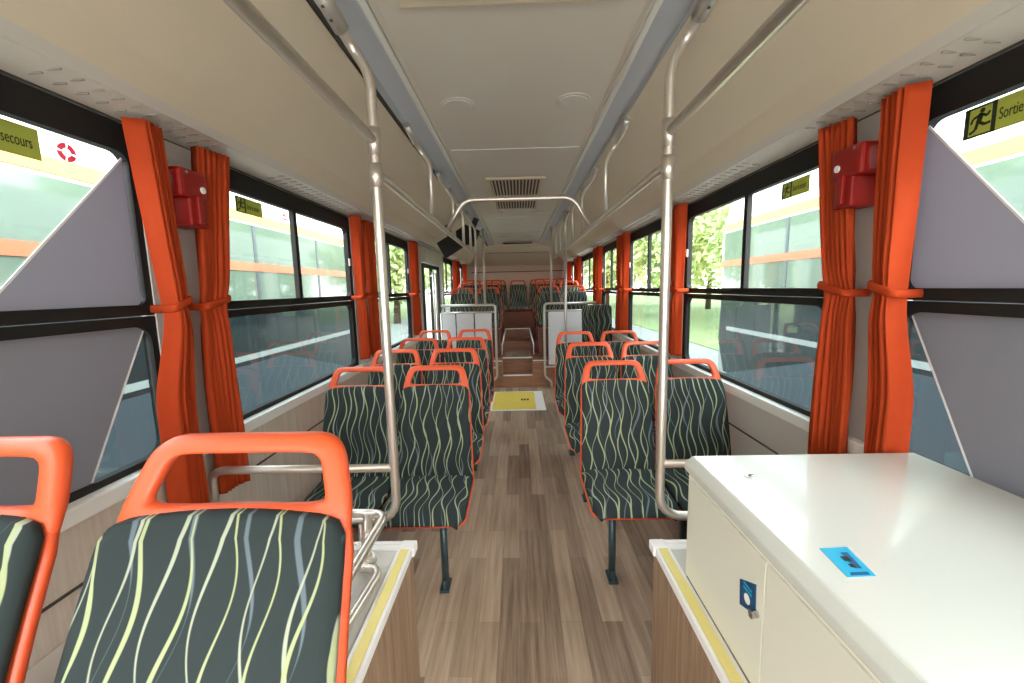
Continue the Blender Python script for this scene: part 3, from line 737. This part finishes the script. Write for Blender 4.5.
# ============================================================ CURTAINS
def curtain(s, top, tie, bot, label, group, flat_near=True, zb=.64, folds=5, seed=0):
    t = thing('curtain', label, 'curtain', (s*1.1, tie[0], zb), group)
    zt, zm = 1.885, 1.33
    rng = random.Random(seed); ph = rng.random()*6
    bm = bmesh.new(); NZ, NS = 44, 64; g = []
    for j in range(NZ+1):
        z = zt+(zb-zt)*j/NZ
        if z > zm:
            q = (z-zm)/(zt-zm); q = q**.8; a = tie[0]+(top[0]-tie[0])*q; b = tie[1]+(top[1]-tie[1])*q
        else:
            q = min(1, (zm-z)/.32); q = q*q*(3-2*q); a = tie[0]+(bot[0]-tie[0])*q; b = tie[1]+(bot[1]-tie[1])*q
        pinch = math.exp(-((z-zm)/.05)**2)
        row = []
        for i in range(NS+1):
            u = i/NS
            amp = .020*(1-.5*pinch)
            fl = .5                                        # the hem on the window side hangs flat
            uu = u if flat_near else 1-u
            if uu < fl: dx = .018-.048*uu/fl+.004*math.sin(z*4+uu*9); w_ = 0
            else:
                k = (uu-fl)/(1-fl); dx = -.030*(1-k)**2 + amp*math.sin(k*folds*2*math.pi+ph*0+.6*math.sin(z*3+ph)) + .006*math.sin(k*folds*4.4*math.pi+z*5+ph)
            ue = uu*.5 if uu < fl else fl*.5+(uu-fl)/(1-fl)*(1-fl*.5)
            ue = ue if flat_near else 1-ue
            y = a+(b-a)*ue
            x = 1.095+dx*.9
            row.append(bm.verts.new((s*x, y, z)))
        g.append(row)
    for j in range(NZ):
        for i in range(NS):
            f = bm.faces.new((g[j][i], g[j][i+1], g[j+1][i+1], g[j+1][i])); f.smooth = True
    c = obj('curtain_cloth', bm, 'curtain', t)
    md = c.modifiers.new('thick', 'SOLIDIFY'); md.thickness = .003
    bm = bmesh.new(); y0, y1 = tie[0]-.006, tie[1]+.006
    tube(bm, fillet([(s*1.142, y0, zm), (s*1.064, y0, zm), (s*1.064, y1, zm+.01), (s*1.142, y1, zm+.01)], .02), .0045, n=8)
    for v in bm.verts: v.co.z = zm + (v.co.z-zm)*2.8
    obj('tie_band', bm, 'curtain', t)
    bm = bmesh.new(); tube(bm, [(s*1.147, y1+.006, zm), (s*1.125, y1+.006, zm)], .009, n=10); obj('tie_button', bm, 'sill', t)
GC = 'orange pleated curtains tied beside the windows'
curtain(-1, (1.245, 1.335), (1.295, 1.362), (1.225, 1.345), 'nearest left orange curtain, pale flat hem beside the film window', GC, True, folds=4, seed=1)
curtain(-1, (1.485, 1.66), (1.435, 1.549), (1.42, 1.575), 'left orange pleated curtain right of the red hammer box', GC, False, folds=6, seed=2)
curtain(1, (1.170, 1.285), (1.175, 1.258), (1.125, 1.24), 'nearest right orange curtain with pale flat hem, over the cabinet', GC, True, folds=4, seed=3)
curtain(1, (1.405, 1.555), (1.349, 1.465), (1.33, 1.485), 'right orange pleated curtain left of the red hammer box', GC, False, folds=6, seed=4)
for s, nm, lst in ((-1, 'left', [(2.86, 2.99, 1, 'at the far side of the second window'), (3.06, 3.24, 0, 'just beyond the second window pillar'), (4.38, 4.62, 1, 'just before the rear door'), (7.3, 7.48, 1, 'third from the rear wall'), (7.7, 7.88, 0, 'second from the rear wall'), (8.6, 8.9, 1, 'nearest the rear wall')]),
                   (1, 'right', [(2.74, 2.90, 1, 'behind the long pole at the second window'), (2.96, 3.10, 0, 'half hidden behind the steel pole'), (4.10, 4.25, 1, 'beyond the third window'), (4.30, 4.5, 0, 'just past the third window pillar'), (5.42, 5.6, 1, 'beyond the fourth window'), (5.68, 5.85, 0, 'behind the handle-less backrest'), (7.2, 7.45, 1, 'third from the rear wall'), (7.62, 7.85, 0, 'second from the rear wall'), (8.5, 8.9, 1, 'nearest the rear wall')])):
    for k, (a, b, fn, w) in enumerate(lst):
        c = (a+b)/2; h = (b-a)/2*.78
        curtain(s, (a, b), (c-h, c+h), (a+.01, b-.01), '%s side orange curtain %s' % (nm, w), GC, bool(fn) == (s > -2), zb=.89, folds=4, seed=10+k)
# curtain rail studs
bm = bmesh.new()
# ============================================================ HAMMER BOXES
def hammer(s, y0, label):
    t = thing('emergency_hammer_box', label, 'hammer box', (s*1.15, y0+.07, 1.6))
    bm = bmesh.new()
    box(bm, s*1.055, s*1.149, y0-.005, y0+.115, 1.69, 1.785, bev=.012); obj('hammer_head_case', bm, 'red', t)
    bm = bmesh.new(); box(bm, s*1.06, s*1.149, y0+.03, y0+.105, 1.60, 1.70, bev=.008); box(bm, s*1.05, s*1.062, y0+.055, y0+.08, 1.61, 1.70, bev=.003); obj('hammer_handle_case', bm, 'red', t)
    bm = bmesh.new(); disc(bm, (s*1.055, y0+.085, 1.725), 'x', .011, -s*.004, 16); obj('seal_button', bm, 'sill', t)
    bm = bmesh.new(); disc(bm, (s*1.056, y0+.02, 1.79-.02), 'x', .006, -s*.004, 12); obj('screw', bm, 'chrome', t)
hammer(-1, 1.368, 'dark red emergency hammer box between the near left curtains')
hammer(1, 1.315, 'dark red emergency hammer box between the near right curtains')

# ============================================================ GRAB RAILS
def sleeve(bm, p, axis, L=.05, r=.022):
    d = {'x': Vector((1, 0, 0)), 'y': Vector((0, 1, 0)), 'z': Vector((0, 0, 1))}[axis]*L/2
    p = Vector(p); tube(bm, [p-d, p+d], r, n=12)
PY = 1.38
for s, px, lab in ((-1, -.43, 'left'), (1, .505, 'right')):
    tx = px + s*.075
    xw = -1.085 if s < 0 else 1.05
    t = thing('grab_pole', 'tall bent steel pole rising to the ceiling %s of the aisle, nearest' % lab, 'pole', (px, PY, .53), 'tall near poles with side rails')
    bm = bmesh.new()
    tube(bm, fillet([(px+s*.078, PY-.15, 2.19), (px+s*.055, PY+.015, 2.128), (px, PY, 2.045), (px, PY, .555), (xw, PY+.0, .555)], [0, .05, .06, .09, .06]), .0158, n=14)
    obj('pole', bm, 'steel', t)
    bm = bmesh.new()
    tube(bm, fillet([(px, PY, .75), (xw, PY, .75), (xw, PY, .56)], .05), .0145, n=12)
    obj('side_rail', bm, 'steel', t)
    bm = bmesh.new(); tube(bm, [(px, PY+.001, 1.885), (px, PY+.001, 1.80)], .0205, n=14); tube(bm, [(px, PY, 1.775), (px, PY, 1.70)], .0205, n=14); obj('clamp', bm, 'steel', t)
    bm = bmesh.new(); a = Vector((px+s*.082, PY-.17, 2.197)); b = Vector((px+s*.063, PY-.045, 2.150)); tube(bm, [a, b], .024, n=12)
    cl = obj('ceiling_clamp', bm, 'steelw', t)
    for k in (.3, .6):
        bm = bmesh.new(); p = a.lerp(b, k); disc(bm, (p.x, p.y, p.z-.0235), 'z', .005, -.003, 10)
        obj('clamp_screw', bm, 'gap', cl)
    for x in ((-.56,) if s < 0 else ()):
        bm = bmesh.new(); tube(bm, [(x, PY, .555), (x, PY, .02)], .0145); disc(bm, (x, PY, 0), 'z', .035, .012, 16); obj('post', bm, 'steel', t)
    if s > 0:
        bm = bmesh.new(); tube(bm, [(.75, PY, .555), (.75, PY, .02)], .0145); disc(bm, (.75, PY, 0), 'z', .035, .012, 16); obj('post', bm, 'steel', t)
    # near rail (to the front of the bus, passes over the camera)
    bm = bmesh.new(); tube(bm, [(px, -1.55, 1.845), (px, PY-.024, 1.845)], .0155, n=12)
    r1 = obj('overhead_rail', bm, 'steel'); tag(r1, 'steel overhead handrail running toward the camera, %s side' % lab, 'rail', 'near overhead handrails')
    bm = bmesh.new(); tube(bm, fillet([(px, -.6, 1.86), (px, -.6, 2.1), (px+s*.07, -.72, 2.2)], .05), .013); obj('rail_hanger', bm, 'steel', r1)
    # far rail with hangers
    yend = 4.85 if s < 0 else 5.5
    x1 = -.455 if s < 0 else .512
    bm = bmesh.new(); tube(bm, fillet([(px, PY+.024, 1.745), (px, PY+.10, 1.752), (x1, 2.87, 1.76), (x1, yend, 1.752)], .05), .0155, n=12)
    r2 = obj('overhead_rail', bm, 'steel'); tag(r2, 'steel overhead handrail running to the rear above the %s seats' % lab, 'rail', 'far overhead handrails')
    for y in (2.35, 3.2, 3.75, 4.3, 4.8) if s < 0 else (2.35, 3.2, 3.75, 4.3, 4.85, 5.35):
        xx = px+(x1-px)*min(1, (y-PY)/(2.87-PY))
        bm = bmesh.new(); tube(bm, fillet([(xx, y, 1.76), (xx, y, 2.05), (xx+s*.055, y+.01, 2.125), (xx+s*.075, y-.14, 2.19)], .05), .013, n=10)
        h = obj('rail_hanger', bm, 'steel', r2)
        bm = bmesh.new(); tube(bm, [(xx+s*.063, y-.05, 2.15), (xx+s*.078, y-.16, 2.197)], .019, n=10); obj('hanger_clamp', bm, 'steelw', h)
# hoop joining the rails
bm = bmesh.new(); tube(bm, fillet([(-.453, 2.87, 1.765), (-.335, 2.87, 1.965), (.405, 2.87, 1.965), (.512, 2.87, 1.765)], .07), .0165, n=12)
tag(obj('hooped_grab_bar', bm, 'steel'), 'hooped steel bar crossing the aisle below the air grille', 'grab bar')
# rear vertical poles
for x, y, z0, z1, lb in ((-.53, 5.46, 1.17, 2.1, 'slim upright steel pole above the left screen'), (-.42, 5.46, 1.17, 2.14, 'slim upright steel pole nearest the aisle above left screen'),
                         (.512, 4.32, .01, 2.14, 'pale upright pole standing before the right screen'), (.455, 5.46, 1.17, 2.14, 'slim upright pole above the right screen')):
    bm = bmesh.new(); tube(bm, [(x, y, z0), (x, y, z1)], .0155, n=10); tag(obj('upright_pole', bm, 'steelw'), lb, 'pole')
# arm loops above the left wheel box
t = thing('guard_rail', 'low bent steel guard loops on the left wheel box beside near seat', 'rail', (-.48, 1.19, .53))
bm = bmesh.new(); tube(bm, fillet([(-.66, 1.255, .655), (-.42, 1.245, .655), (-.425, .80, .655), (-.43, .78, .53)], .055), .0145, n=12)
obj('upper_loop', bm, 'steel', t)
bm = bmesh.new(); tube(bm, fillet([(-.60, 1.16, .545), (-.405, 1.13, .545), (-.435, .80, .545), (-.60, .76, .545)], .05), .0135, n=12)
obj('lower_loop', bm, 'steel', t)
bm = bmesh.new(); tube(bm, [(-.48, 1.20, .53), (-.48, 1.245, .655)], .016, n=12); disc(bm, (-.48, 1.195, .528), 'z', .032, .01, 18); disc(bm, (-.48, 1.195, .538), 'z', .022, .02, 18)
obj('post', bm, 'steel', t)

# ============================================================ floor hatch, monitors, signs
t = thing('floor_hatch', 'yellow floor hatch lid in the aisle before the rear step', 'hatch', (-.03, 4.92, 0))
bm = bmesh.new(); box(bm, -.33, .31, 4.50, 5.36, .0005, .004); obj('hatch_border', bm, 'sill', t)
bm = bmesh.new(); box(bm, -.305, .20, 4.54, 5.32, .004, .007, bev=.001); lid = obj('hatch_lid', bm, 'hatch', t)
bm = bmesh.new()
for k in range(3): box(bm, .03+k*.035, .055+k*.035, 4.90, 4.98, .007, .0078)
obj('hatch_print', bm, 'darkplastic', lid)
def monitor(p, sx, sy, sz, rot, label, br):
    t = thing('overhead_monitor', label, 'monitor', p, local=True); t.rotation_euler = rot
    bm = bmesh.new(); box(bm, -sx/2, sx/2, -sy/2, sy/2, -sz, 0, bev=.01); obj('monitor_case', bm, 'darkplastic', t)
    bm = bmesh.new(); box(bm, -sx/2+.02, sx/2-.02, -sy/2-.002, -sy/2+.004, -sz+.02, -.02); obj('monitor_screen', bm, 'darkplastic', t)
    bm = bmesh.new(); box(bm, -.03, .03, -.015, .015, -.01, br); obj('monitor_bracket', bm, 'gap', t)
monitor((-.70, 4.55, 1.95), .34, .05, .19, (math.radians(-15), math.radians(-30), 0), 'tilted black monitor hanging under the left ceiling slope', .12)
monitor((-.50, 4.95, 2.08), .20, .05, .20, (math.radians(-10), math.radians(24), 0), 'second black monitor closer to the ceiling channel, left side', .12)
# text helper
def textmesh(body, size, mtx, align='LEFT'):
    cu = bpy.data.curves.new('t', 'FONT'); cu.body = body; cu.size = size; cu.extrude = .0003; cu.align_x = align
    o = bpy.data.objects.new('t', cu); C.objects.link(o)
    me = bpy.data.meshes.new_from_object(o.evaluated_get(bpy.context.evaluated_depsgraph_get()))
    bpy.data.objects.remove(o); bm = bmesh.new(); bm.from_mesh(me); bpy.data.meshes.remove(me)
    bmesh.ops.transform(bm, matrix=mtx, verts=bm.verts); return bm
def man(bm, P):                                               # running figure; P maps (u,w) in 0..1 to the wall
    def poly(pts): return pts
    def seg(a, b, w):
        a, b = Vector(a), Vector(b); n = (b-a).normalized(); n = Vector((-n.y, n.x))*w/2
        P([tuple(a-n), tuple(b-n), tuple(b+n), tuple(a+n)])
    P([(.56+.08*math.cos(k*math.pi/5), .82+.08*math.sin(k*math.pi/5)) for k in range(10)])
    seg((.54, .74), (.46, .44), .17); seg((.52, .70), (.28, .62), .08); seg((.28, .62), (.22, .46), .07)
    seg((.54, .70), (.72, .60), .08); seg((.72, .60), (.80, .72), .07)
    seg((.48, .46), (.66, .34), .10); seg((.66, .34), (.84, .36), .08); seg((.44, .46), (.38, .24), .10); seg((.38, .24), (.20, .14), .08)
def exit_sign(s, y_start, z0, L, H, label, word, cond=.53):
    # runs from y_start in reading direction: +y on the left wall, -y on the right wall
    d = 1 if s < 0 else -1
    t = thing('exit_sign', label, 'sign', (s*1.166, y_start+d*L/2, z0))
    x0, x1 = s*1.1675, s*1.1655
    def pr(bm, pts, xa, xb): prism(bm, [(y_start+d*u, z0+w) for u, w in pts], 'x', xa, xb)
    bm = bmesh.new(); pr(bm, [(0, 0), (L, 0), (L, H), (0, H)], x0, x1); obj('sign_sheet', bm, 'signg', t)
    q = H*.98; b = H*.1; xa, xb = s*1.1655, s*1.1648
    bm = bmesh.new()
    for p in ([(0, 0), (b*1.5, 0), (b*1.5, H), (0, H)], [(q-b*1.3, 0), (q, 0), (q, H), (q-b*1.3, H)], [(0, H-b*.7), (q, H-b*.7), (q, H), (0, H)], [(0, 0), (q, 0), (q, b*.6), (0, b*.6)]): pr(bm, p, xa, xb)
    man(bm, lambda pts: pr(bm, [(p[0]*q, p[1]*H) for p in pts], xa, xb))
    obj('running_man', bm, 'signd', t)
    m = Matrix.Translation((s*1.1648, y_start+d*(q+.006), z0+H*.32)) @ Matrix(((0, 0, -s, 0), (d, 0, 0, 0), (0, 1, 0, 0), (0, 0, 0, 1)))
    m = m @ Matrix.Diagonal((cond, 1, 1, 1))
    obj('sign_text', textmesh(word, H*.52, m), 'signd', t)
exit_sign(1, 1.128, 1.717, .24, .072, 'green emergency exit sign reading Sortie de secours on near right window', 'Sortie de secours')
exit_sign(-1, .825, 1.712, .24, .074, 'green emergency exit sign ending in secours on near left window', 'Sortie de secours')
exit_sign(-1, 1.785, 1.72, .182, .066, 'small green exit sign on the left window beyond the hammer box', 'Sortie de secours', .36)
exit_sign(1, 1.86, 1.72, .168, .066, 'small green exit sign on the right window beyond the hammer box', 'Sortie de secours', .33)
for y, z, r, lb in ((1.128, 1.752, .024, 'pink ring-shaped sticker on the near left window'), (2.155, 1.755, .018, 'small pink ring sticker on the second left window')):
    bm = bmesh.new(); N = 24
    for k in range(N):
        if k % 6 == 5: continue
        a0, a1 = 2*math.pi*k/N, 2*math.pi*(k+1)/N
        prism(bm, [(y+rr*math.cos(a), z+rr*math.sin(a)) for rr, a in ((r*.45, a0), (r, a0), (r, a1), (r*.45, a1))], 'x', -1.1672, -1.1655)
    tag(obj('ring_sticker', bm, 'pink'), lb, 'sticker')

# ============================================================ OUTSIDE
GZ = -.38
struct('ground', Box(-60, 60, -30, 80, GZ-.1, GZ), 'asphalt')
struct('ground_grass', Box(5.2, 60, 6.0, 80, GZ, GZ+.03), 'grass')
struct('ground_verge', Box(-60, -7, -30, 80, GZ, GZ+.03), 'grass')
def parked_bus(x, s, y0, y1, label, wy):
    # near side faces our bus; s = direction away from us
    t = thing('parked_bus', label, 'bus', (x+s*1.25, (y0+y1)/2, GZ))
    X1 = x+s*2.5
    bm = bmesh.new(); prism(bm, [(x, GZ+.32), (x, 2.2), (x+s*.12, 2.6), (x+s*.4, 2.72), (X1-s*.4, 2.72), (X1, 2.4), (X1, GZ+.32)], 'y', y0, y1)
    obj('bus_body', bm, 'buswhite', t, bevel=.05)
    xo = x - s*.012
    L = y1-y0; n = int(L/1.45)
    bm = bmesh.new(); box(bm, xo, x+s*.01, y0+.05, y1-.12, 1.30, 2.12); gl = obj('upper_glazing', bm, 'busrefl', t)
    for k in range(1, n):
        a = y0+.05+k*(L-.17)/n
        bm = bmesh.new(); box(bm, xo-s*.006, xo, a-.025, a+.025, 1.30, 2.12); obj('window_post', bm, 'busgrey', gl)
    bm = bmesh.new(); box(bm, xo, x+s*.01, y0+.05, y1-.05, 2.15, 2.25); obj('yellow_stripe', bm, 'busyellow', t)
    bm = bmesh.new(); box(bm, xo-s*.008, x+s*.01, y0+.05, y1-.05, 1.62, 1.71); obj('orange_stripe', bm, 'busorange', t)
    bm = bmesh.new(); prism(bm, [(y0+.02, GZ+.4), (y1-.25, GZ+.4), (y1-.05, .5), (y1-.12, 1.29), (y0+.02, 1.29)], 'x', xo-s*.004, x+s*.01); lp = obj('lower_panel', bm, 'busdark', t)
    bm = bmesh.new(); prism(bm, [(y0+.02, GZ+.36), (y1-.25, GZ+.36), (y1-2.6, .62), (y0+.02, .62)], 'x', xo-s*.007, xo-s*.003); obj('grey_skirt', bm, 'busskirt', lp)
    bm = bmesh.new(); box(bm, xo-s*.008, x+s*.01, y0+.02, y1-.3, .665, .725); obj('white_stripe', bm, 'buswhite', t)
    for yy in (-2.6, wy):
        bm = bmesh.new(); disc(bm, (x-s*.006, yy, GZ+.48), 'x', .48, s*.3, 28); w = obj('wheel', bm, 'darkplastic', t)
        bm = bmesh.new(); disc(bm, (x-s*.016, yy, GZ+.48), 'x', .27, s*.05, 20); obj('wheel_rim', bm, 'busgrey', w)
parked_bus(-2.9, -1, -4.0, 7.6, 'white parked bus with orange stripe outside the left windows', 3.2)
parked_bus(3.2, 1, -4.0, 6.6, 'dark windowed parked bus outside the right windows', 3.75)
# trees
def tree(x, y, h, r, label, seed, group='trees outside the windows'):
    t = thing('tree', label, 'tree', (x, y, GZ), group); rng = random.Random(seed)
    bm = bmesh.new(); tube(bm, [(x, y, GZ), (x+.1, y, GZ+h*.35), (x-.05, y+.1, GZ+h*.6)], .15, n=8, rad=[.2, .14, .08]); obj('trunk', bm, 'bark', t)
    bm = bmesh.new()
    for k in range(2600):
        a = rng.random()*6.283; c = rng.random()*2-1; rr = r*(rng.random()**.4)
        p = Vector((x+rr*math.sqrt(1-c*c)*math.cos(a), y+rr*math.sqrt(1-c*c)*math.sin(a), GZ+h*.58+rr*c*h*.42/r))
        q = Matrix.Rotation(rng.random()*6.28, 3, Vector((rng.random()-.5, rng.random()-.5, rng.random()-.5)).normalized()); z = r*.085
        vs = [bm.verts.new(p+q@Vector(v)*z) for v in ((-1, 0, 0), (0, -.5, .1), (1, 0, 0), (0, .5, .1))]; bm.faces.new(vs)
    obj('crown', bm, 'leaf', t)
for i, (x, y, h, r) in enumerate(((9, 15, 6, 2.3), (13.5, 20, 8, 3.0), (8, 22.5, 7, 2.8), (10, 9.5, 4.5, 1.9), (13, 28.5, 9, 3.4), (7.5, 35, 8, 3.5))):
    tree(x, y, h, r, 'leafy tree right of the bus, %s' % ('closest to the parked bus end', 'behind the nearest right tree', 'third along the right side', 'low and bushy behind the right parked bus', 'tall one further back on the right', 'farthest on the right')[i], i)
for i, (x, y, h, r) in enumerate(((-6.0, 11, 5, 2.0), (-8.5, 16, 7, 2.6), (-6.5, 22, 7, 2.7), (-10.5, 28, 8, 3.2), (-7, 36, 8, 3.5))):
    tree(x, y, h, r, 'leafy tree left of the bus, %s' % ('nearest beyond the parked bus', 'second behind the parked bus', 'third along the left side', 'fourth and tall', 'farthest on the left')[i], 20+i)
for o in bpy.data.objects:
    if '_local' in o: del o['_local']
